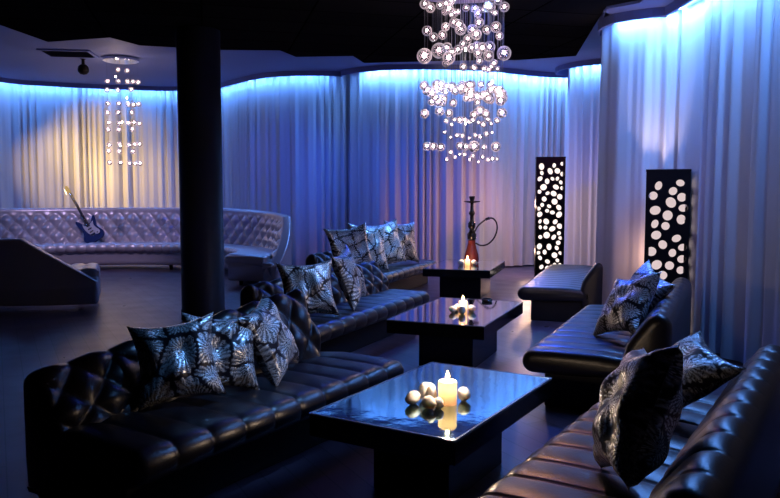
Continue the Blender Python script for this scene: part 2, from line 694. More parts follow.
LIP = 0.30
lips = []
for pts, lab, lab2, sd in (
        (E_pts, 'long curved white drape behind the silver horseshoe sofa, amber glow at its middle', 'blue light strip along the top of the long left drape', 11),
        (A_pts, 'white drape across the back behind the hookah table and glass ball chandelier', 'blue light strip above the back drape behind the hookah', 23),
        (B_pts, 'narrow strip of white drape just right of the farther perforated lantern', 'short blue light strip above the narrow drape by the far lantern', 37)):
    P, Nn = curtain('curtain', pts, lab, sd, ZT - 0.02)
    i_, j_ = {11: (0, -36), 23: (46, len(P)), 37: (24, len(P))}[sd]
    strip(P[i_:j_], Nn[i_:j_], lab2, ZC + 0.08, 0.10, 0.14, 'led2' if sd == 11 else 'led')
    lips.append(offset(P, Nn, LIP))
for k in range(len(lips) - 1):
    lips[k], lips[k + 1] = inter(lips[k], lips[k + 1])
lip = [p for q in lips for p in q]

# the two right-hand bays, under the lower cove
ZT2 = 3.98
P, Nn = curtain('curtain', CDc + CDv[:7] + [(CDv[6][0] + 0.14, CDv[6][1] - 0.08)], 'white drape behind the nearer perforated lantern, its left edge a free corner', 41, ZT2, 0.25, 0.06)
kc = int(np.argmin(np.hypot(P[:, 0] - CDv[1][0], P[:, 1] - CDv[1][1])))
sd_ = np.arange(len(P)) * 0.016 - kc * 0.016
offC = np.clip(0.12 + 0.12 * (sd_ / 0.35), 0.12, 0.24)
strip(P[kc + 12:], Nn[kc + 12:], 'blue light strip above the drape behind the near lantern', ZC2 + 0.09, 0.09, 0.13)
lipC = offset(P, Nn, offC)
P, Nn = curtain('curtain', CDv[6:] + DDn, 'nearest white drape, running down the right side behind the front sofa', 59, ZT2, 0.27, 0.06)
kd = int(np.argmin(np.abs(P[:, 1] - 5.2)))
strip(P[:kd], Nn[:kd], 'blue light strip above the nearest drape on the right', ZC2 + 0.09, 0.09, 0.13)
lipD = offset(P, Nn, 0.24)
lipC, lipD = inter(lipC, lipD)
lip2 = lipC + lipD

# inner edge of the soffit, where the dark tiled ceiling starts
inner = [(-6.4, 6.0), P2(0, 25, ZD), P2(48, 42, ZD), P2(110, 37.5, ZD), P2(140, 45.5, ZD), P2(222, 50, ZD), P2(280, 50.5, ZD), P2(296, 57, ZD),
         P2(353, 56, ZD), P2(364, 63, ZD), P2(470, 60.5, ZD), P2(520, 60, ZD), P2(576, 56, ZD), P2(604, 10, ZD)]
inner2 = [(3.9, 12.9), (3.52, 11.4), (3.02, 9.9), P2(606, 12, ZS2), P2(607, 9, ZS2), P2(640, 3, ZS2), (2.62, 6.9), (2.5, 5.6), (2.3, 4.6), (2.1, 3.6), (1.95, 2.4), (1.85, 1.0), (1.8, -0.8)]


def poly(name, pts, z, m):
    tris = tessellate_polygon([[Vector((p[0], p[1], 0)) for p in pts]])
    return from_pydata(name, [(p[0], p[1], z) for p in pts], [tuple(t) for t in tris], None, m, False)


def ribbon(name, pts, z0, z1, m, th=0.03):
    n = len(pts)
    vs = [(p[0], p[1], z) for z in (z0, z1) for p in pts]
    fs = [(i, i + 1, n + i + 1, n + i) for i in range(n - 1)]
    o = from_pydata(name, vs, fs, None, m, False)
    if th:
        sol = o.modifiers.new('thick', 'SOLIDIFY')
        sol.thickness = th
        sol.offset = 0.0
    return struct(o)


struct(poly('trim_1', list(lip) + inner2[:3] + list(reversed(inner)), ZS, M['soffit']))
ribbon('trim_2', lip, ZC, ZS + 0.06, M['soffit'])
struct(poly('ceiling', inner + inner2[4:] + [(1.8, -2.6), (-11, -2.6), (-11, 6.0)], ZD, M['ceiling']))
ribbon('trim_3', inner, ZD, ZS, M['wallp'], 0)
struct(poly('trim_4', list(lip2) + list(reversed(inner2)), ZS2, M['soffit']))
ribbon('trim_5', lip2, ZC2, ZS2 + 0.06, M['soffit'])
ribbon('trim_6', inner2[:4], ZS2, ZS, M['wallp'], 0)
ribbon('trim_7', [inner[-1]] + inner2[3:], ZS2, ZD + 0.02, M['soffit'], 0.012)
struct(poly('ceiling', [(5.9, 13.6), (5.9, -2.6)] + [(1.8, -2.6)] + list(reversed(inner2)), ZT2 + 0.02, M['wallp']))

# ------------------------------------------------------------------ column
cb = pd(202.3, 249, 9.4)
col_root = lathe('pillar', [(0.275, 0.0), (0.275, 0.12), (0.268, 0.13), (0.268, ZD - 0.01)], None, M['column'], 48)
col_root.location = (cb.x, 9.4, 0)
struct(col_root)

# ------------------------------------------------------------------ sofas
ZSEAT = 0.42


def sofa(label, near, far, W, side, back='tuft', H=0.75, group='black leather lounge sofas', length=None, cut=0.0, rise=None):
    """near/far: plan points of the seat's front edge; side +1 = front faces left"""
    near, far = Vector(near), Vector(far)
    d = (far - near).normalized()
    if length is None:
        length = (far - near).length
    right = Vector((d.y, -d.x))
    front = -right if side > 0 else right
    xax = d if side > 0 else -d
    mid = near + d * (length / 2) - front * W          # middle of the outer back edge
    rz = math.atan2(xax.y, xax.x)
    t = thing('lounge_sofa', label, 'sofa', (mid.x, mid.y, 0), rz, group)
    n = int(length / 0.0125)
    X = np.linspace(-length / 2, length / 2, n)
    P = np.stack([X, np.zeros(n)], 1)
    Nn = np.tile([0.0, 1.0], (n, 1))
    S = X + length / 2
    nch = max(4, round(length / 0.235))
    w = length / nch
    # seat: channels run over the rounded nose
    r = 0.085
    seat = [(0.2, 0.27), (0.2, 0.40), (W * 0.45, 0.425), (W - r - 0.12, 0.425)] + arc(W - r, ZSEAT - r, r, 85, -90, 10) + [(W - 0.35, 0.25)]
    sp = dense(seat, 0.022)
    wt = np.where(sp[:, 1] > 0.29, 1.0, 0.25)

    def dseat(s, L):
        return wt * (0.022 * abs(math.sin(math.pi * s / w)) ** 0.33 - 0.017)
    sweep('seat', P, Nn, S, sp, dseat, None, t, M['leather'], 0.05)
    # backrest
    bk = [(0.02, 0.03), (0.0, 0.2), (0.0, H - 0.1)] + arc(0.09, H - 0.09, 0.09, 180, 40, 8) + [(0.24, H - 0.14), (0.30, 0.52), (0.33, 0.40), (0.30, 0.03)]
    bp = dense(bk, 0.018)
    inner_w = np.clip((bp[:, 0] - 0.03) / 0.08, 0, 1) * (bp[:, 1] > 0.36)
    p_, q_ = length / max(4, round(length / 0.26)), 0.115

    def dback(s, L):
        if back == 'tuft':
            zz = (bp[:, 1] - 0.40)
            A = s / p_ + zz / (2 * q_)
            B = s / p_ - zz / (2 * q_)
            v = np.sqrt(np.abs(np.sin(np.pi * A) * np.sin(np.pi * B)))
            return inner_w * (0.042 * v - 0.022)
        return inner_w * (0.024 * abs(math.sin(math.pi * s / w)) ** 0.4 - 0.015) * np.ones(len(bp))
    k0 = int(cut / 0.0125)

    def hrise(s, L):                       # the back climbs towards the far end (s = 0 there on the left-hand sofas)
        return rise[1] + (rise[0] - rise[1]) * s / L if rise else H

    def zrise(pr, s, L):
        pr = pr.copy()
        k = (hrise(s, L) - 0.4) / (H - 0.4)
        pr[:, 1] = np.where(pr[:, 1] > 0.4, 0.4 + (pr[:, 1] - 0.4) * k, pr[:, 1])
        return pr
    sweep('backrest', P[k0:], Nn[k0:], S[k0:] - S[k0], bp, dback, zrise if rise else None, t, M['leather'], 0.06)
    if back == 'tuft':
        bd = lathe_data([(0.0, 0.0), (0.010, 0.001), (0.013, 0.004), (0.010, 0.008), (0.0, 0.010)], 10)
        me = bpy.data.meshes.new('button')
        me.from_pydata(bd[0], [], bd[1])
        me.materials.append(M['leather'])
        for row, z in enumerate((0.40 + q_, 0.40 + 2 * q_)):
            off = 0.0 if (row + 1) % 2 == 0 else 0.5
            k = 0
            while True:
                s = (k + off) * p_
                k += 1
                if s < 0.06 + cut:
                    continue
                if s > length - 0.06:
                    break
                y = np.interp(z, [0.40, 0.52, H - 0.14], [0.33, 0.30, 0.24])
                b = bpy.data.objects.new('button', me)
                COL.objects.link(b)
                b.parent = t
                b.location = (s - length / 2, y - 0.024, 0.4 + (z - 0.4) * (hrise(s - cut, length - cut) - 0.4) / (H - 0.4))
                b.rotation_euler = (R(-78), 0, 0)
    bs = box('base', (-length / 2 + 0.04, length / 2 - 0.04, 0.06, W - 0.17, 0.0, 0.27), t, M['plinth'], 0.015)
    return dict(root=t, W=W, L=length, rz=rz, mid=mid, d=d, front=front, near=near)


def pz(u, v):
    p = px(u, v, ZSEAT)
    return (p.x, p.y)


def along(p, deg, l):
    return (p[0] + l * math.sin(R(deg)), p[1] + l * math.cos(R(deg)))


L1 = sofa('nearest black leather sofa on the left, button tufted back, in front of the pillar', pz(140, 456), pz(407, 360), 0.95, -1, cut=0.16, rise=(0.68, 0.88))
L2 = sofa('middle black leather sofa of the left row, between the near sofa and the far one', pz(319, 328), pz(431, 291), 0.86, -1)
L3 = sofa('farthest black leather sofa of the left row, four cushions along it', pz(361, 281), pz(438, 260), 0.86, -1)
r1f = pz(617, 380)
R1 = sofa('nearest black leather sofa on the right, candlelit channels on the seat, cut by the frame', along(r1f, 32.5, -2.5), r1f, 0.97, 1, 'channel')
r2n = pz(521, 350)
R2 = sofa('middle black leather sofa on the right, in front of the nearer perforated lantern', r2n, along(r2n, 25, 2.6), 1.06, 1, 'channel')
r3n = pz(517, 287)
R3 = sofa('farthest black leather sofa on the right, bare blue-lit seat before the far lantern', r3n, along(r3n, 19, 3.2), 1.1, 1, 'channel')

# ------------------------------------------------------------------ horseshoe sofa
HC, HA, HB = (-5.4, 13.15), 3.62, 3.2
ang = np.radians(np.linspace(292, -14, 400))
EP = np.stack([HC[0] + HA * np.cos(ang), HC[1] + HB * np.sin(ang)], 1)
EP, ES = resample(EP, 0.025)
EN = normals2d(EP)
hs = thing('horseshoe_sofa', 'big silver leather horseshoe sofa with diamond tufted back, along the far left drape', 'sofa', (HC[0], HC[1], 0))
EPl = EP - np.array(HC)


def smooth(a, b, x):
    t = min(1, max(0, (x - a) / (b - a)))
    return t * t * (3 - 2 * t)


def hfun(s, L):
    top = 0.98 + 0.30 * smooth(2.5, 8.0, s) - 0.10 * smooth(L - 4.5, L - 1.0, s)
    k = min(1.0, max(0.0, (s + 0.02) / 1.0)) * min(1.0, max(0.0, (L - s) / 1.3))
    top = 0.36 + (top - 0.36) * k
    return top


def zf(pr, s, L):
    h = hfun(s, L)
    pr = pr.copy()
    z = pr[:, 1]
    pr[:, 1] = np.where(z > 0.3, 0.3 + (z - 0.3) * (h - 0.3) / (1.25 - 0.3), z)
    return pr


bk = [(0.05, 0.06), (0.0, 0.3), (0.0, 1.20)] + arc(0.05, 1.20, 0.05, 180, 90, 4) + arc(0.12, 1.20, 0.05, 90, 0, 4) + [(0.17, 1.13), (0.24, 0.85), (0.30, 0.56), (0.33, 0.45), (0.30, 0.06)]
bp = dense(bk, 0.03)
hw = np.clip((bp[:, 0] - 0.14) / 0.05, 0, 1) * (bp[:, 1] > 0.40) * np.clip((1.16 - bp[:, 1]) / 0.06, 0, 1)
hp, hq = 0.33, 0.17


def dh(s, L):
    zz = bp[:, 1] - 0.50
    A = s / hp + zz / (2 * hq)
    B = s / hp - zz / (2 * hq)
    return hw * (0.10 * np.sqrt(np.abs(np.sin(np.pi * A) * np.sin(np.pi * B))) - 0.045)


sweep('backrest', EPl, EN, ES, bp, dh, zf, hs, M['silver'], 0.05)
st = [(0.25, 0.3), (0.25, 0.53), (0.6, 0.55), (0.80, 0.55)] + arc(0.93, 0.46, 0.09, 80, -90, 8) + [(0.7, 0.36)]
st2 = dense(st, 0.03)
sweep('seat', EPl, EN, ES, st2, lambda s, L: 0.03 * abs(math.sin(math.pi * s / 0.26)) ** 0.5 * np.ones(len(st2)) - 0.02, None, hs, M['silver'], 0.06)
bb = dense([(0.1, 0.1), (0.1, 0.42), (0.93, 0.42), (0.93, 0.1)], 0.06)
sweep('base', EPl, EN, ES, bb, None, None, hs, M['silver'], 0.02)
for f in (0.02, 0.14, 0.28, 0.42, 0.5, 0.58, 0.72, 0.86, 0.98):
    i = int(f * (len(EPl) - 1))
    p = EPl[i] + EN[i] * 0.8
    lathe('leg', [(0.03, 0.0), (0.045, 0.11)], hs, M['black'], 10, True, (p[0], p[1], 0))
me = bpy.data.meshes.new('button')
bd = lathe_data([(0.0, 0.0), (0.016, 0.002), (0.02, 0.008), (0.014, 0.014), (0.0, 0.017)], 10)
me.from_pydata(bd[0], [], bd[1])
me.materials.append(M['silver'])
nb = 0
Ltot = ES[-1]
for row in range(1, 4):
    z0 = 0.50 + row * hq
    k = 0
    while True:
        s = (k + (0.5 if row % 2 else 0.0)) * hp
        k += 1
        if s > Ltot - 1.4 or nb >= 100:
            break
        if s < 4.2:
            continue
        i = int(np.searchsorted(ES, s))
        i = min(i, len(EPl) - 1)
        off = np.interp(z0, [0.45, 0.56, 0.85, 1.13], [0.33, 0.30, 0.24, 0.17]) - 0.035
        p = EPl[i] + EN[i] * off
        h = hfun(s, Ltot)
        o = bpy.data.objects.new('button', me)
        COL.objects.link(o)
        o.parent = hs
        o.location = (p[0], p[1], 0.3 + (z0 - 0.3) * (h - 0.3) / 0.95)
        o.rotation_euler = (Vector((EN[i, 0], EN[i, 1], 0.25)).to_track_quat('Z', 'Y')).to_euler()
        nb += 1

# ------------------------------------------------------------------ coffee tables
def table(label, cs, zt=0.47, gm='glass_top'):
    """cs: plan points front, left, right corner of the top"""
    fr, lf, rt = [Vector(c) for c in cs]
    ax = (rt - fr)
    Ld = ax.length
    ax.normalize()
    ay = Vector((-ax.y, ax.x))
    if ay.dot(lf - fr) < 0:
        ay = -ay
    Wd = (lf - fr).dot(ay)
    c = fr + ax * Ld / 2 + ay * Wd / 2
    rz = math.atan2(ax.y, ax.x)
    t = thing('coffee_table', label, 'table', (c.x, c.y, 0), rz, 'black glass topped coffee tables')
    box('tabletop', (-Ld / 2, Ld / 2, -Wd / 2, Wd / 2, zt - 0.12, zt - 0.008), t, M['lacquer'], 0.004, 1)
    g = box('glass_sheet', (-Ld / 2 + 0.012, Ld / 2 - 0.012, -Wd / 2 + 0.012, Wd / 2 - 0.012, zt - 0.008, zt), t, M[gm])
    bm = bmesh.new()
    e = 0.012
    for a in ((-Ld / 2, Ld / 2, -Wd / 2, -Wd / 2 + e), (-Ld / 2, Ld / 2, Wd / 2 - e, Wd / 2), (-Ld / 2, -Ld / 2 + e, -Wd / 2 + e, Wd / 2 - e), (Ld / 2 - e, Ld / 2, -Wd / 2 + e, Wd / 2 - e)):
        box_bm(bm, *a, zt - 0.008, zt + 0.001)
    from_bm('rim', bm, t, M['glass_rim'])
    box('pedestal', (-Ld / 2 + 0.32, Ld / 2 - 0.32, -Wd / 2 + 0.19, Wd / 2 - 0.19, 0.0, zt - 0.12), t, M['lacquer'], 0.006)
    return dict(c=c, ax=ax, ay=ay, L=Ld, W=Wd, z=zt, rz=rz)


def pt(u, v, z=0.47):
    p = px(u, v, z)
    return (p.x, p.y)


T1 = table('nearest black coffee table, its glass top reflecting bright blue drapes', (pt(455, 441), pt(309, 413), pt(552, 378)), gm='glass_rip')
T2 = table('middle black coffee table under the big glass ball chandelier', (pt(484, 326.5), pt(388, 319), pt(523, 302)))
T3 = table('farthest black coffee table, carrying the hookah', (pt(490, 270.5), pt(425, 267.5), pt(505, 261)))


# ------------------------------------------------------------------ candles and stones
def candle(label, p, h=0.10, r=0.035, power=9):
    t = thing('pillar_candle', label, 'candle', p, 0, 'lit candles on the coffee tables')
    lathe('wax', [(r * 0.98, 0.0), (r, 0.004), (r, h - 0.006), (r * 0.93, h), (r * 0.75, h - 0.004), (r * 0.3, h - 0.010), (0.001, h - 0.010)], t, M['wax'], 24)
    tube('wick', [(0, 0, h - 0.012), (0.001, 0, h + 0.004), (0.003, 0, h + 0.012)], 0.0015, t, M['wick'], 6)
    pr = [(0.001, 0.0), (0.008, 0.008), (0.012, 0.018), (0.010, 0.028), (0.005, 0.040), (0.001, 0.052)]
    lathe('flame', pr, t, M['flame'], 14, True, (0, 0, h + 0.004))
    li = bpy.data.lights.new('wax_glow', 'POINT')  # added point light inside the wax, so its sides glow
    li.energy = 0.7
    li.color = (1.0, 0.6, 0.3)
    li.shadow_soft_size = 0.02
    l2o = bpy.data.objects.new('wax_glow', li)
    COL.objects.link(l2o)
    l2o.location = (p[0], p[1], p[2] + h * 0.72)
    ld = bpy.data.lights.new('candle_glow', 'POINT')
    ld.energy = power
    ld.color = (1.0, 0.72, 0.50)
    ld.shadow_soft_size = 0.015
    lo = bpy.data.objects.new('candle_glow', ld)
    COL.objects.link(lo)
    lo.location = (p[0], p[1], p[2] + h + 0.085)
    return t


def stone_mesh(seed):
    rs = random.Random(seed)
    bm = bmesh.new()
    bmesh.ops.create_icosphere(bm, subdivisions=3, radius=1.0)
    ph = [rs.uniform(0, 6) for _ in range(6)]
    for v in bm.verts:
        c = v.co
        k = 1 + 0.10 * math.sin(2.3 * c.x + ph[0]) + 0.08 * math.sin(3.1 * c.y + ph[1]) + 0.06 * math.sin(4.0 * c.z + ph[2] + 2 * c.x)
        v.co = c * k
    zmin = min(v.co.z for v in bm.verts)
    for v in bm.verts:
        v.co.z -= zmin
        if v.co.z < 0.12:
            v.co.z *= 0.4
    return bm


def stone(label, group, p, sx, sy, sz, rz, seed):
    bm = stone_mesh(seed)
    for v in bm.verts:
        v.co = Vector((v.co.x * sx, v.co.y * sy, v.co.z * sz * 0.5))
    zmin = min(v.co.z for v in bm.verts)
    for v in bm.verts:
        v.co.z -= zmin
    o = from_bm('white_stone', bm, None, M['stone'], True)
    o.location = p
    o.rotation_euler = (0, 0, rz)
    return tag(o, label, 'stone', group)


ca = px(447.5, 404, 0.47)
candle('short pillar candle burning on the nearest coffee table', ca, 0.128, 0.050, 7)
G1 = 'white stones heaped by the candle on the nearest table'
for lab, dx, dy, sx, sy, sz in (
        ('white stone at the left end of the heap beside the near candle', -0.185, -0.01, 0.048, 0.040, 0.072),
        ('white stone at the front of the heap left of the near candle', -0.105, -0.09, 0.050, 0.038, 0.070),
        ('white stone at the back of the heap left of the near candle', -0.105, 0.07, 0.052, 0.042, 0.095),
        ('white stone touching the near candle on its left side', -0.087, -0.005, 0.030, 0.026, 0.09),
        ('white stone in front, between the heap and the near candle', -0.055, -0.085, 0.034, 0.032, 0.062),
        ('white stone lying alone right of the near candle', 0.098, 0.05, 0.038, 0.036, 0.075)):
    stone(lab, G1, (ca.x + dx, ca.y + dy, ca.z), sx, sy, sz, rnd.uniform(0, 3), rnd.random())
ca2 = px(463, 312.5, 0.47)
candle('candle burning in the middle of the second coffee table', ca2, 0.11, 0.04, 4)
for lab, dx, dy in (('white stone left of the candle on the middle table', -0.10, -0.01), ('white stone right of the candle on the middle table', 0.09, 0.02),
                    ('white stone in front of the candle on the middle table', -0.02, -0.085), ('white stone behind left of the middle table candle', -0.05, 0.08)):
    stone(lab, 'white stones round the candle on the middle table', (ca2.x + dx, ca2.y + dy, ca2.z), 0.045, 0.036, 0.07, rnd.uniform(0, 3), rnd.random())
ca3 = px(467.5, 265.5, 0.47)
candle('candle burning in front of the hookah on the far table', ca3, 0.10, 0.04, 4)
for lab, dx, dy in (('white stone left of the candle before the hookah', -0.10, 0.0), ('white stone right of the candle before the hookah', 0.10, 0.0)):
    stone(lab, 'white stones by the candle on the far table', (ca3.x + dx, ca3.y + dy, ca3.z), 0.05, 0.04, 0.08, rnd.uniform(0, 3), rnd.random())
ap = px(487, 301.5, 0.47)
ash = thing('ashtray', 'small dark glass ashtray near the far right corner of the middle table', 'ashtray', ap)
lathe('bowl', [(0.045, 0.0), (0.055, 0.005), (0.058, 0.028), (0.050, 0.030), (0.044, 0.010), (0.001, 0.008)], ash, M['ashglass'], 24)

# ------------------------------------------------------------------ hookah
hp_ = px(471.5, 262.5, 0.47)
hk = thing('hookah', 'tall hookah with red glass base and looped hose on the far table', 'hookah', hp_)
lathe('glass_base', [(0.10, 0.0), (0.115, 0.01), (0.12, 0.06), (0.11, 0.14), (0.085, 0.22), (0.065, 0.30), (0.06, 0.34), (0.065, 0.36), (0.03, 0.37)], hk, M['redglass'], 28)
lathe('stem', [(0.045, 0.36), (0.07, 0.38), (0.075, 0.46), (0.05, 0.50), (0.035, 0.54), (0.062, 0.58), (0.062, 0.64), (0.032, 0.68), (0.028, 0.76), (0.052, 0.80), (0.030, 0.85), (0.026, 0.94), (0.03, 0.98)], hk, M['bronze'], 20)
lathe('tray', [(0.02, 0.965), (0.13, 0.985), (0.135, 1.0), (0.125, 0.998), (0.02, 0.98)], hk, M['bronze'], 28)
lathe('bowl', [(0.018, 0.98), (0.03, 1.0), (0.045, 1.05), (0.048, 1.075), (0.03, 1.08)], hk, M['hose'], 20)
hose_px = [(474.5, 232), (478, 226), (483, 221.5), (488, 218.5), (493, 218.5), (496.5, 223), (497, 230), (494, 238), (488, 244), (481, 245.5), (475.5, 243)]
hpts = []
for i, (u, v) in enumerate(hose_px):
    w = pd(u, v, hp_.y - 0.06 - 0.10 * math.sin(math.pi * i / (len(hose_px) - 1)))
    hpts.append(tuple(w - hp_))
hc = catmull(hpts, 8)
ho = tube('hose', [tuple(p) for p in hc], 0.013, hk, M['hose'], 8)
k0 = len(hc) // 4
tube('hose_handle', [tuple(p) for p in hc[20:28]], 0.022, hk, M['chrome'], 10)
tube('side_port', [(0.02, 0, 0.5), tuple(hpts[0])], 0.016, hk, M['bronze'], 8)


# ------------------------------------------------------------------ perforated lanterns
def panel_mesh(w, h, th, holes, nm):
    cu = bpy.data.curves.new(nm, 'CURVE')
    cu.dimensions = '2D'
    cu.fill_mode = 'BOTH'
    cu.extrude = th / 2

    def spl(pts):
        s = cu.splines.new('POLY')
        s.points.add(len(pts) - 1)
        for p, q in zip(s.points, pts):
            p.co = (q[0], q[1], 0, 1)
        s.use_cyclic_u = True
    spl([(-w / 2, 0), (w / 2, 0), (w / 2, h), (-w / 2, h)])
    for (x, y, a, b, ro) in holes:
        spl([(x + a * math.cos(t) * math.cos(ro) - b * math.sin(t) * math.sin(ro), y + a * math.cos(t) * math.sin(ro) + b * math.sin(t) * math.cos(ro)) for t in [2 * math.pi * k / 18 for k in range(18)]])
    tmp = bpy.data.objects.new('tmp', cu)
    COL.objects.link(tmp)
    dg = bpy.context.evaluated_depsgraph_get()
    dg.update()
    me = bpy.data.meshes.new_from_object(tmp.evaluated_get(dg))
    bpy.data.objects.remove(tmp)
    me.materials.clear()
    return me


def holes_for(w, h, r0, r1, gap, seed, m=0.03, tries=6000):
    rs = random.Random(seed)
    out = []
    for _ in range(tries):
        a = rs.uniform(r0, r1)
        b = a * rs.uniform(0.72, 1.0)
        x = rs.uniform(-w / 2 + a + m, w / 2 - a - m) if w > 2 * (a + m) else 0
        y = rs.uniform(a + 0.06, h - a - 0.07)
        if all((x - q[0]) ** 2 + (y - q[1]) ** 2 > (a + q[2] + gap) ** 2 for q in out):
            out.append((x, y, a, b, rs.uniform(0, 3.1)))
    return out


def lantern(label, loc, rz, w, d, h, r0, r1, gap, seed, dm='diffuser'):
    t = thing('perforated_lantern', label, 'lantern', loc, rz, 'black perforated floor lanterns')
    th = 0.018
    for nm, ww, y, x, rot, sd in (('front_panel', w, -d / 2, 0, 0, 0), ('back_panel', w, d / 2, 0, math.pi, 1), ('side_panel', d - th * 2, 0, -w / 2 + th / 2, -math.pi / 2, 2), ('side_panel', d - th * 2, 0, w / 2 - th / 2, math.pi / 2, 3)):
        hl = holes_for(ww, h, r0, r1, gap, seed + sd, 0.012 if sd < 2 else 0.01)
        me = panel_mesh(ww, h, th, hl, nm)
        o = link(nm, me, t, M['black'])
        o.matrix_local = Matrix.Translation((x, y, 0.0)) @ Matrix.Rotation(rot, 4, 'Z') @ Matrix.Rotation(math.pi / 2, 4, 'X')
    box('lid', (-w / 2 - 0.004, w / 2 + 0.004, -d / 2 - 0.012, d / 2 + 0.012, h, h + 0.02), t, M['black'])
    g = 0.045
    box('diffuser', (-w / 2 + g, w / 2 - g, -d / 2 + g, d / 2 - g, 0.03, h - 0.03), t, M[dm])
    return t


l1 = pd(549, 250, 13.75)
lantern('farther black perforated lantern, glowing, standing behind the far right sofa', (l1.x, 13.75, 0), R(-8), 0.52, 0.30, 2.24, 0.036, 0.062, 0.012, 5)
l2 = pd(666, 250, 7.95)
lantern('nearer black perforated lantern with larger holes, behind the middle right sofa', (l2.x, 7.95, 0), R(-19), 0.44, 0.22, 1.83, 0.042, 0.058, 0.016, 14, 'diffuser2')

# ------------------------------------------------------------------ cushions
def cushion_mesh(sz, th, seed):
    n = 26
    rs = np.random.RandomState(seed)
    g = np.linspace(-1, 1, n)
    U, Vv = np.meshgrid(g, g)
    # edges bow in a little between the corners, so the corners stick out as ears
    X = U * (1 - 0.17 * (1 - Vv ** 2)) * sz / 2
    Y = Vv * (1 - 0.17 * (1 - U ** 2)) * sz / 2
    Hh = (np.clip(1 - U ** 4, 0, 1) * np.clip(1 - Vv ** 4, 0, 1)) ** 0.5
    Hh = Hh * (0.8 + 0.2 * np.cos(U * 1.5) * np.cos(Vv * 1.5))
    ph = rs.rand(4) * 6
    wr = 0.012 * np.sin(5 * U + 3 * Vv + ph[0]) + 0.010 * np.sin(7 * Vv - 4 * U + ph[1]) + 0.008 * np.sin(11 * U + ph[2])
    Zt = Hh * th / 2 + wr * Hh
    Zb = -Hh * th / 2 + wr * Hh
    vs = [(X[i, j], Y[i, j], Zt[i, j]) for i in range(n) for j in range(n)]
    vs += [(X[i, j], Y[i, j], Zb[i, j] - 0.002) for i in range(n) for j in range(n)]
    fs = []
    for i in range(n - 1):
        for j in range(n - 1):
            a, b, c, d = i * n + j, i * n + j + 1, (i + 1) * n + j + 1, (i + 1) * n + j
            fs.append((a, b, c, d))
            fs.append((n * n + d, n * n + c, n * n + b, n * n + a))
    bd = [(0, j) for j in range(n)] + [(i, n - 1) for i in range(1, n)] + [(n - 1, j) for j in range(n - 2, -1, -1)] + [(i, 0) for i in range(n - 2, 0, -1)]
    for k in range(len(bd)):
        a = bd[k][0] * n + bd[k][1]
        b = bd[(k + 1) % len(bd)][0] * n + bd[(k + 1) % len(bd)][1]
        fs.append((b, a, n * n + a, n * n + b))
    me = bpy.data.meshes.new('throw_cushion')
    me.from_pydata(vs, [], fs)
    me.update()
    uvl = me.uv_layers.new(name='UVMap')
    vi = np.zeros(len(me.loops), dtype=np.int32)
    me.loops.foreach_get('vertex_index', vi)
    co = np.array(vs)
    uv = co[vi][:, :2] / 0.48 + 0.5
    uv[vi >= n * n] += 3.3
    uvl.data.foreach_set('uv', uv.astype(np.float32).ravel())
    return me


CUSH = 'silver and black brocade cushions on the sofas'


def cushion(label, sf, s, y, yaw, lean, roll=0.0, sz=0.5, th=0.17, seed=1, dz=0.0):
    """on sofa sf: s = distance from its near end, y = distance of the cushion's foot from the outer back, yaw turns it from facing the table,
    lean tips its top towards the back"""
    me = cushion_mesh(sz, th, seed)
    o = link('throw_cushion', me, None, M['brocade'], True)
    tag(o, label, 'cushion', CUSH)
    foot = sf['near'] + sf['d'] * s - sf['front'] * (sf['W'] - y)
    fa = math.atan2(sf['front'].y, sf['front'].x) + R(yaw)
    fx = Vector((math.cos(fa), math.sin(fa), 0))               # the way the cushion faces
    up0 = Vector((0, 0, 1))
    sidev = up0.cross(fx)
    up = (up0 * math.cos(R(lean)) - fx * math.sin(R(lean))).normalized()
    nrm = sidev.cross(up)
    rot = Matrix((sidev, up, nrm)).transposed().to_4x4() @ Matrix.Rotation(R(roll), 4, 'Z')
    o.matrix_world = rot
    co = np.array([(rot @ v.co)[:] for v in me.vertices])
    zmin = co[:, 2].min()
    # sink a touch into the soft seat
    o.matrix_world = Matrix.Translation((foot.x, foot.y, ZSEAT - 0.005 - zmin + dz)) @ rot
    return o


cushion('front brocade cushion of the three on the near left sofa, turned flat to us', L1, 0.66, 0.44, -44, 22, 8, 0.48, 0.18, 3)
cushion('middle brocade cushion of the three on the near left sofa, pale medallion lit', L1, 0.98, 0.46, -30, 20, -6, 0.47, 0.17, 4)
cushion('rear brocade cushion of the three on the near left sofa, leaning edge-on', L1, 1.36, 0.50, 20, 26, 10, 0.50, 0.20, 5)
cushion('bright round-fronted cushion at the near end of the middle left sofa', L2, 0.42, 0.50, -44, 18, 2, 0.56, 0.20, 6)
cushion('second cushion on the middle left sofa, edge-on beside the bright one', L2, 1.18, 0.55, 12, 20, 8, 0.60, 0.18, 7)
cushion('nearest of the four cushions on the far left sofa, dark ear sticking up', L3, 0.45, 0.50, -35, 14, 6, 0.72, 0.18, 8)
cushion('second of the four cushions on the far left sofa', L3, 1.10, 0.50, -28, 14, -5, 0.72, 0.18, 9)
cushion('third of the four cushions on the far left sofa', L3, 1.75, 0.50, -30, 14, 7, 0.72, 0.18, 10)
cushion('farthest of the four cushions on the far left sofa, by the back drape', L3, 2.45, 0.52, -25, 14, -4, 0.72, 0.18, 11)
cushion('front cushion of the pair on the middle right sofa', R2, 0.74, 0.40, 38, 32, 14, 0.56, 0.20, 12)
cushion('rear cushion of the pair on the middle right sofa, nearer the lantern', R2, 1.14, 0.34, 40, 32, -20, 0.56, 0.17, 13)
cushion('big dark cushion standing edge-on on the near right sofa seat', R1, 0.80, 0.43, 22, 20, 14, 0.56, 0.25, 14)
cushion('cushion tipped against the back at the far end of the near right sofa', R1, 1.95, 0.50, 46, 52, -16, 0.54, 0.17, 15)

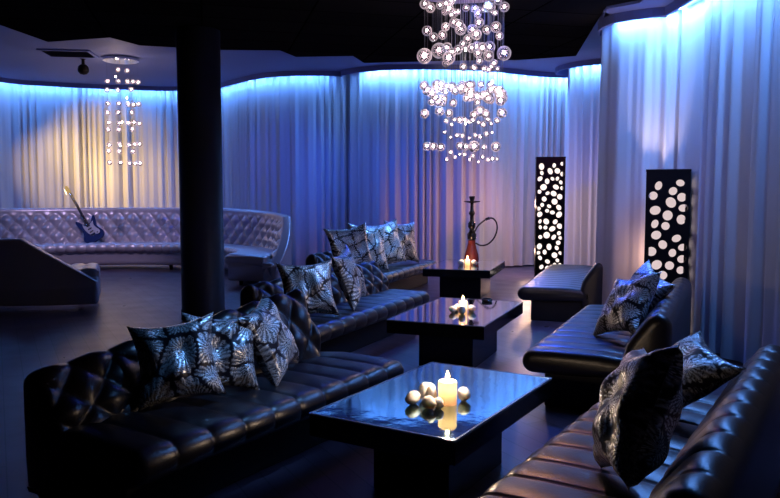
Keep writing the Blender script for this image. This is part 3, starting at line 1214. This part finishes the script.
# ------------------------------------------------------------------ guitar
def guitar():
    gb = pd(97, 237, 15.72)
    t = thing('electric_guitar', 'dark blue electric guitar leaning on the tufted back of the silver sofa', 'guitar', (gb.x, gb.y, 0.56))
    # built flat (x across, y along the neck, z towards the player), then leaned
    out = [(0.0, 0.0), (0.10, 0.005), (0.165, 0.05), (0.175, 0.12), (0.14, 0.20), (0.125, 0.27), (0.15, 0.34), (0.165, 0.42), (0.15, 0.45), (0.11, 0.42), (0.06, 0.36), (0.0, 0.345),
           (-0.06, 0.37), (-0.11, 0.46), (-0.15, 0.50), (-0.17, 0.46), (-0.155, 0.36), (-0.13, 0.28), (-0.145, 0.20), (-0.18, 0.12), (-0.165, 0.05), (-0.10, 0.005)]
    c = catmull(out + [out[0]], 5)[:-1]
    S = 1.24
    bm = bmesh.new()
    vs = [bm.verts.new((p[0] * S, p[1] * S, -0.025)) for p in c]
    f = bm.faces.new(vs)
    ex = bmesh.ops.extrude_face_region(bm, geom=[f])
    for v in ex['geom']:
        if isinstance(v, bmesh.types.BMVert):
            v.co.z = 0.025
    parts = [from_bm('body', bm, t, M['guitar'])]
    bv = parts[0].modifiers.new('bevel', 'BEVEL')
    bv.width, bv.segments, bv.limit_method = 0.009, 3, 'ANGLE'
    pg = [(0.0, 0.14), (0.09, 0.10), (0.13, 0.14), (0.10, 0.22), (0.085, 0.29), (0.10, 0.36), (0.04, 0.33), (-0.04, 0.33), (-0.08, 0.38), (-0.085, 0.28), (-0.05, 0.17)]
    c = catmull(pg + [pg[0]], 4)[:-1]
    bm = bmesh.new()
    vs = [bm.verts.new((p[0] * S, p[1] * S, 0.0255)) for p in c]
    f = bm.faces.new(vs)
    ex = bmesh.ops.extrude_face_region(bm, geom=[f])
    for v in ex['geom']:
        if isinstance(v, bmesh.types.BMVert):
            v.co.z = 0.029
    parts.append(from_bm('pickguard', bm, t, M['guard']))
    parts.append(box('bridge', (-0.05, 0.05, 0.11 * S, 0.15 * S, 0.026, 0.042), t, M['chrome'], 0.004))
    for y in (0.19, 0.25, 0.31):
        parts.append(box('pickup', (-0.042, 0.042, y * S - 0.012, y * S + 0.012, 0.028, 0.038), t, M['black'], 0.004))
    parts.append(box('neck', (-0.027, 0.027, 0.33 * S, 1.02 * S, 0.004, 0.036), t, M['wood'], 0.008))
    hd = [(-0.026, 0.0), (0.026, 0.0), (0.034, 0.05), (0.03, 0.10), (0.02, 0.19), (-0.01, 0.205), (-0.045, 0.18), (-0.06, 0.10), (-0.055, 0.04)]
    bm = bmesh.new()
    vs = [bm.verts.new((p[0], p[1] + 1.02 * S, 0.006)) for p in hd]
    f = bm.faces.new(vs)
    ex = bmesh.ops.extrude_face_region(bm, geom=[f])
    for v in ex['geom']:
        if isinstance(v, bmesh.types.BMVert):
            v.co.z = 0.024
    parts.append(from_bm('headstock', bm, t, M['wood']))
    for k in range(6):
        parts.append(box('tuning_peg', (-0.085, -0.055, 1.05 * S + k * 0.026, 1.05 * S + k * 0.026 + 0.012, 0.01, 0.02), t, M['chrome'], 0.003))
    for sx in (0.10, 0.12):
        parts.append(lathe('knob', [(0.014, 0.028), (0.012, 0.042), (0.001, 0.043)], t, M['black'], 14, True, (sx, 0.10 if sx > 0.11 else 0.16, 0)))
    for k in range(6):
        parts.append(tube('guitar_string', [(-0.02 + 0.008 * k, 0.13 * S, 0.044), (-0.018 + 0.0072 * k, 1.03 * S, 0.040)], 0.0008, t, M['chrome'], 5))
    t.rotation_euler = (Euler((0, 0, 0)).to_matrix()).to_euler()
    rot = Matrix.Rotation(R(70), 4, 'X') @ Matrix.Rotation(R(33), 4, 'Z')
    t.matrix_world = Matrix.Translation((gb.x, gb.y, 0.585)) @ rot
    return t


guitar()

# ------------------------------------------------------------------ chandeliers
def ball_mesh(seg=20):
    bm = bmesh.new()
    bmesh.ops.create_uvsphere(bm, u_segments=seg, v_segments=seg * 2 // 3, radius=1.0)
    me = bpy.data.meshes.new('glass_ball')
    bm.to_mesh(me)
    bm.free()
    me.polygons.foreach_set('use_smooth', [True] * len(me.polygons))
    me.materials.append(M['ball'])
    return me


BALL = ball_mesh()
CORE = ball_mesh(10)
CORE.name = 'glow_bulb'
CORE.materials.clear()
CORE.materials.append(M['core'])
wv, wf = lathe_data([(0.0009, -1.0), (0.0009, 0.0)], 5)
WIRE = bpy.data.meshes.new('wire')
WIRE.from_pydata(wv, [], wf)
WIRE.materials.append(M['wire'])


def part_copy(name, me, parent, loc, scl):
    o = bpy.data.objects.new(name, me)
    COL.objects.link(o)
    o.parent = parent
    o.location = loc
    o.scale = scl
    return o


CD = 7.35
big = [(424.8, 4, 5), (440, -1, 4), (449, 8.7, 5), (458, 11.7, 3), (466, 6, 3.7), (474.7, 8.7, 3.6), (487.7, 7, 5), (495, 12.7, 3), (504.5, 1.5, 5), (477.8, 13.5, 4), (451.5, 14.5, 2.7),
       (479, 22.6, 5), (427, 30.7, 5), (433.5, 37, 4.5), (442.5, 35, 4.5), (445.6, 26.8, 4.3), (454, 22.6, 5), (460.6, 29, 6), (458.8, 24.4, 5), (472.3, 29.8, 5.4), (476.3, 34.4, 5.4), (486.8, 29.8, 4.4),
       (495.8, 27, 5.5), (499.5, 36, 4), (467.8, 38.9, 4.5), (463, 44, 4), (457.9, 49.7, 4.5), (424.4, 56, 7.6), (438.9, 50.6, 7.6), (447, 48, 5.4), (448.8, 57.9, 6.3), (452, 52.4, 4.5), (446, 63, 4),
       (471.4, 48, 4.5), (476.9, 47, 5.4), (482.3, 48, 5.4), (489.5, 47, 5.8), (504, 53.3, 7.2), (477.8, 53.3, 4.5), (488.6, 56, 5.4), (494, 63, 3.6), (463.3, 67, 4), (474, 67.8, 3.3), (479.6, 60.6, 3.6),
       (484, 68.7, 3.3), (488.6, 69.6, 3.3), (497.6, 68.7, 2.5), (491, 67, 3.3),
       (424.7, 113.6, 4.7), (439.6, 111, 4.7), (449, 113, 4), (502, 113, 5), (480, 111, 5.4), (486, 114, 4.5), (474, 115, 4.2), (427, 146, 4.3), (433.5, 146.3, 4), (441, 147, 4), (460, 146, 4.3), (466, 147, 3.8),
       (474, 146.5, 5.8), (496, 146.5, 5), (484, 147, 3)]
r2 = random.Random(21)
for k in range(46):                       # crowded middle tier
    big.append((r2.uniform(422, 503), r2.uniform(84, 103), r2.uniform(3.2, 5.4)))
for k in range(12):
    big.append((446 + k * 4.6 + r2.uniform(-1, 1), r2.uniform(119, 125), r2.uniform(2.2, 3.6)))
for k in range(9):
    big.append((445 + k * 6 + r2.uniform(-1, 1), r2.uniform(132, 138), r2.uniform(1.8, 2.8)))
for k in range(12):
    big.append((446 + k * 4.6 + r2.uniform(-1, 1), r2.uniform(152, 162), r2.uniform(1.8, 2.9)))
# tiers above the picture's upper edge
for k in range(14):
    big.append((r2.uniform(424, 505), r2.uniform(-24, -8), r2.uniform(2.5, 5)))
cc = pd(465, 100, CD)
ch = thing('chandelier', 'big chandelier of hanging glass balls in tiers above the middle table', 'chandelier', (cc.x, CD, ZD), 0)
lathe('canopy', [(0.58, -0.05), (0.60, -0.04), (0.60, 0.0)], ch, M['chrome'], 48, False)
big.sort(key=lambda b: -b[2])
vs_s, fs_s, vw, fw, vc, fc = [], [], [], [], [], []
for i, (u, v, r) in enumerate(big):
    hx = (u - 465) / F * CD
    dmax = math.sqrt(max(0.0, 0.54 ** 2 - hx ** 2))
    dy = r2.uniform(-1, 1) * dmax
    p = pd(u, v, CD + dy)
    rad = r / F * (CD + dy)
    loc = (p.x - cc.x, p.y - CD, min(p.z, ZD - 0.12 - rad) - ZD)
    if i < 100:
        gb = part_copy('glass_ball', BALL, ch, loc, (rad,) * 3)
        part_copy('glow_bulb', CORE, gb, (0, 0, 0.1), (0.30 if v > 80 or i % 3 == 0 else 0.24,) * 3)  # glowing core added inside each ball to brighten the glass
        if loc[2] + rad < -0.06:
            part_copy('wire', WIRE, ch, (loc[0], loc[1], -0.05), (1, 1, -(loc[2] + rad) - 0.05))
    else:
        bm = bmesh.new()
        bmesh.ops.create_uvsphere(bm, u_segments=14, v_segments=10, radius=rad)
        b0 = len(vs_s)
        bm.verts.index_update()
        vs_s += [(w.co.x + loc[0], w.co.y + loc[1], w.co.z + loc[2]) for w in bm.verts]
        fs_s += [tuple(b0 + w.index for w in f.verts) for f in bm.faces]
        bm.free()
        b0 = len(vc)
        vc += [tuple(Vector(v_.co) * rad * 0.30 + Vector(loc)) for v_ in CORE.vertices]
        fc += [tuple(b0 + k for k in f.vertices) for f in CORE.polygons]
        a, b = tube_data([(loc[0], loc[1], -0.05), (loc[0], loc[1], loc[2] + rad)], 0.0014, 5)
        b0 = len(vw)
        vw += a
        fw += [tuple(b0 + k for k in f) for f in b]
sb = from_pydata('small_glass_balls', vs_s, fs_s, ch, M['ball'], True)
sb['kind'] = 'stuff'
sw = from_pydata('fine_wires', vw, fw, ch, M['wire'], False)
sw['kind'] = 'stuff'
sl = from_pydata('small_glow_cores', vc, fc, ch, M['core'], True)  # added glow for the small balls, merged into one mesh
sl['kind'] = 'stuff'


def lamp(kind, name, loc, energy, color, size=0.05, target=None, angle=60, blend=0.6):
    ld = bpy.data.lights.new(name, kind)
    ld.energy = energy
    ld.color = color
    if kind in ('POINT', 'SPOT'):
        ld.shadow_soft_size = size
    o = bpy.data.objects.new(name, ld)
    COL.objects.link(o)
    o.location = loc
    if kind == 'SPOT':
        ld.spot_size = R(angle)
        ld.spot_blend = blend
    if kind == 'AREA':
        ld.size = size
    if target is not None:
        d = Vector(target) - Vector(loc)
        o.rotation_euler = d.to_track_quat('-Z', 'Y').to_euler()
    return o


# halogen capsules between the balls
for (x, y, z) in ((0.0, 0.0, 2.95), (-0.25, 0.1, 2.6), (0.25, -0.12, 2.62), (0.02, 0.12, 2.25), (-0.12, -0.15, 3.4), (0.2, 0.15, 3.4)):
    lamp('POINT', 'chandelier_light', (cc.x + x, CD + y, z), 1.2, (1.0, 0.82, 0.82), 0.02)
    b = lathe('glow_bulb', [(0.001, -0.02), (0.007, -0.014), (0.008, 0.0), (0.007, 0.012), (0.001, 0.016)], ch, M['glow_bulb'], 10, True, (x, y, z + 0.05 - ZD))

# the slim one at the back
SD = 14.25
sp_ = pd(121, 62, SD)
ch2 = thing('chandelier', 'slim chandelier of glass ball strings under the soffit, before the amber drape', 'chandelier', (sp_.x, SD, ZS), 0)
lathe('canopy', [(0.30, -0.07), (0.33, -0.06), (0.33, -0.02), (0.28, 0.0)], ch2, M['chrome'], 32, False)
for (u, dy) in ((107, 0.0), (110, -0.18), (114, 0.2), (121.5, -0.24), (126, 0.05), (128.5, 0.22), (133, -0.15), (136.5, 0.05)):
    rows = [82, 104, 123, 144.5, 163] if u in (107, 114, 126, 128.5, 136.5) else [90, 112.5, 130, 151]
    if u in (114, 126):
        rows = [70.5] + rows
    x = (u - 121) / F * SD
    part_copy('wire', WIRE, ch2, (x, dy, -0.07), (1, 1, (rows[-1] - 62) / F * SD - 0.07))
    for v in rows:
        p = pd(u, v + rnd.uniform(-0.8, 0.8), SD + dy)
        gb = part_copy('glass_ball', BALL, ch2, (x, dy, p.z - ZS), (0.048,) * 3)
        part_copy('glow_bulb', CORE, gb, (0, 0, 0.1), (0.30,) * 3)  # same added glow inside the slim chandelier's balls
for (x, z) in ((-0.1, -0.35), (0.1, -0.75), (0.0, -1.2), (-0.05, -1.65)):
    lamp('POINT', 'chandelier_light', (sp_.x + x, SD - 0.02, ZS + z), 5, (1.0, 0.70, 0.55), 0.02)
    lathe('glow_bulb', [(0.001, -0.02), (0.009, -0.014), (0.010, 0.0), (0.009, 0.012), (0.001, 0.016)], ch2, M['glow_bulb'], 10, True, (x, -0.02, z))

# ------------------------------------------------------------------ small ceiling fittings
vp = px(69, 53, ZS)
ve = thing('air_vent', 'dark louvred air vent set in the soffit left of the slim chandelier', 'vent', (vp.x, vp.y, ZS), R(8))
bm = bmesh.new()
for a in ((-0.45, 0.45, -0.36, -0.30), (-0.45, 0.45, 0.30, 0.36), (-0.45, -0.39, -0.30, 0.30), (0.39, 0.45, -0.30, 0.30)):
    box_bm(bm, *a, -0.025, 0.0)
from_bm('frame', bm, ve, M['soffit'])
for k in range(8):
    o = box('slat', (-0.39, 0.39, -0.03, 0.03, -0.004, 0.004), ve, M['grille'])
    o.location = (0, -0.26 + k * 0.074, -0.014)
    o.rotation_euler = (R(28), 0, 0)
sp2 = px(83, 59, ZS)
cs = thing('ceiling_speaker', 'small dark ball speaker hung under the soffit left of the slim chandelier', 'speaker', (sp2.x, sp2.y, ZS))
lathe('bracket', [(0.05, -0.12), (0.03, -0.10), (0.03, -0.01), (0.06, 0.0)], cs, M['black'], 16)
lathe('housing', [(0.001, -0.30), (0.06, -0.285), (0.10, -0.24), (0.105, -0.20), (0.09, -0.14), (0.05, -0.105), (0.001, -0.10)], cs, M['black'], 24)

# ------------------------------------------------------------------ added washes and fills, no fixtures modelled
BLUE = (0.03, 0.12, 1.0)
PURP = (0.45, 0.25, 1.0)
PINK = (1.0, 0.42, 0.55)
AMBER = (1.0, 0.64, 0.20)
# blue fill spots added to deepen the drapes' colour, raking along them
for (x, y, tx, ty, e, a) in ((-9.4, 12.5, -8.6, 16.6, 120, 50), (-2.6, 13.4, -4.2, 17.4, 110, 50), (-0.8, 12.2, -2.6, 16.0, 320, 54), (-3.2, 12.6, -0.9, 15.2, 230, 50), (-1.6, 12.0, 1.2, 14.6, 300, 60), (1.0, 11.6, 3.6, 15.0, 200, 50),
                             (0.6, 7.2, 3.0, 8.4, 110, 60), (1.0, 4.6, 3.15, 7.0, 50, 50)):
    lamp('SPOT', 'blue_wash', (x, y, 3.5), e, BLUE, 0.10, (tx, ty, 1.9), a, 1.0)
# amber spots for the left drape's glow; pink ones added for tint
for tx, tz, e in ((-7.7, 2.2, 650), (-7.1, 2.8, 850), (-6.6, 1.8, 750)):
    lamp('SPOT', 'amber_wash', (-8.3, 13.4, 3.5), e, AMBER, 0.06, (tx, 17.2, tz), 34, 1.0)
lamp('SPOT', 'pink_wash', (3.9, 12.4, 3.5), 170, (1.0, 0.28, 0.5), 0.06, (1.6, 14.9, 1.0), 50, 1.0)
lamp('SPOT', 'pink_wash', (2.3, 6.6, 3.5), 22, (1.0, 0.25, 0.5), 0.06, (2.75, 8.4, 1.0), 40, 1.0)
lamp('POINT', 'lantern_back_fill', (l1.x - 0.32, 14.2, 0.5), 14, (1.0, 0.6, 0.42), 0.05)  # added behind the far lantern to strengthen its warm spill
lamp('POINT', 'lantern_back_fill', (l1.x - 0.32, 14.2, 1.4), 28, (1.0, 0.6, 0.42), 0.05)
lamp('SPOT', 'lantern_back_fill', (l2.x - 0.02, 8.12, 1.6), 50, (1.0, 0.72, 0.62), 0.03, (l2.x - 0.1, 8.35, 3.2), 60, 1.0)  # uplight behind the near lantern, for the bright streak above it
lamp('POINT', 'lantern_back_fill', (l2.x - 0.12, 8.14, 0.9), 5, (1.0, 0.55, 0.38), 0.03)  # low warm glow added behind the near lantern
for sf, px_, e in ((L1, 1.1, 300), (L2, 0.8, 380), (L3, 1.5, 480)):
    c_ = sf['near'] + sf['d'] * px_ - sf['front'] * (sf['W'] - 0.5)
    lamp('SPOT', 'cushion_fill', (c_.x + 1.6, c_.y - 0.3, 3.5), e, (0.16, 0.42, 1.0), 0.05, (c_.x, c_.y, 0.65), 24 if sf is not L3 else 34, 0.8)  # added spots to brighten the cushions on the left sofas
for sf, t_, e in ((R1, 1.3, 22), (R2, 1.2, 420), (R3, 1.5, 700), (L2, 1.9, 150), (L3, 2.2, 150), (L1, 1.5, 30)):
    c_ = sf['near'] + sf['d'] * t_ - sf['front'] * 0.4
    q_ = c_ + Vector((0.5, 3.0)) if sf in (L1, L2, L3) else c_ + Vector((-0.3, 2.6 if sf is not R3 else 2.0))
    lamp('SPOT', 'seat_sheen_fill', (q_.x, q_.y, 3.5), e, (0.03, 0.10, 1.0), 0.12, (c_.x, c_.y, 0.42), 44, 1.0)  # unseen source added beyond each seat to draw blue sheen along it
lamp('SPOT', 'cushion_fill', (0.6, 5.4, 3.5), 70, (0.25, 0.5, 1.0), 0.05, (1.75, 3.75, 0.7), 15, 0.8)  # added, lifts the far cushion on the near right sofa
lamp('SPOT', 'amber_seat_fill', (0.9, 6.9, 3.5), 80, (1.0, 0.40, 0.08), 0.1, (0.75, 3.5, 0.42), 26, 1.0)  # added to bring up the candle gold on the near right seat
lamp('SPOT', 'lounge_fill', (-4.9, 12.6, 3.5), 260, (0.75, 0.58, 1.0), 0.08, (-6.2, 16.0, 0.8), 60, 1.0)  # pair of spots added to brighten the silver sofa
lamp('SPOT', 'lounge_fill', (-4.4, 12.8, 3.5), 50, (0.70, 0.62, 1.0), 0.08, (-2.2, 13.8, 0.8), 46, 1.0)

w = bpy.data.worlds.new('night')
sc.world = w
w.use_nodes = True
w.node_tree.nodes['Background'].inputs[0].default_value = (0.02, 0.03, 0.10, 1)
w.node_tree.nodes['Background'].inputs[1].default_value = 0.05

sc.view_settings.view_transform = 'Standard'
sc.view_settings.look = 'None'
sc.view_settings.gamma = 1.0
sc.view_settings.use_curve_mapping = False
sc.view_settings.exposure = 0.0
sc.cycles.use_denoising = True
sc.cycles.max_bounces = 10
sc.cycles.transparent_max_bounces = 24
sc.cycles.sample_clamp_indirect = 4.0
sc.cycles.caustics_reflective = False
sc.cycles.caustics_refractive = False
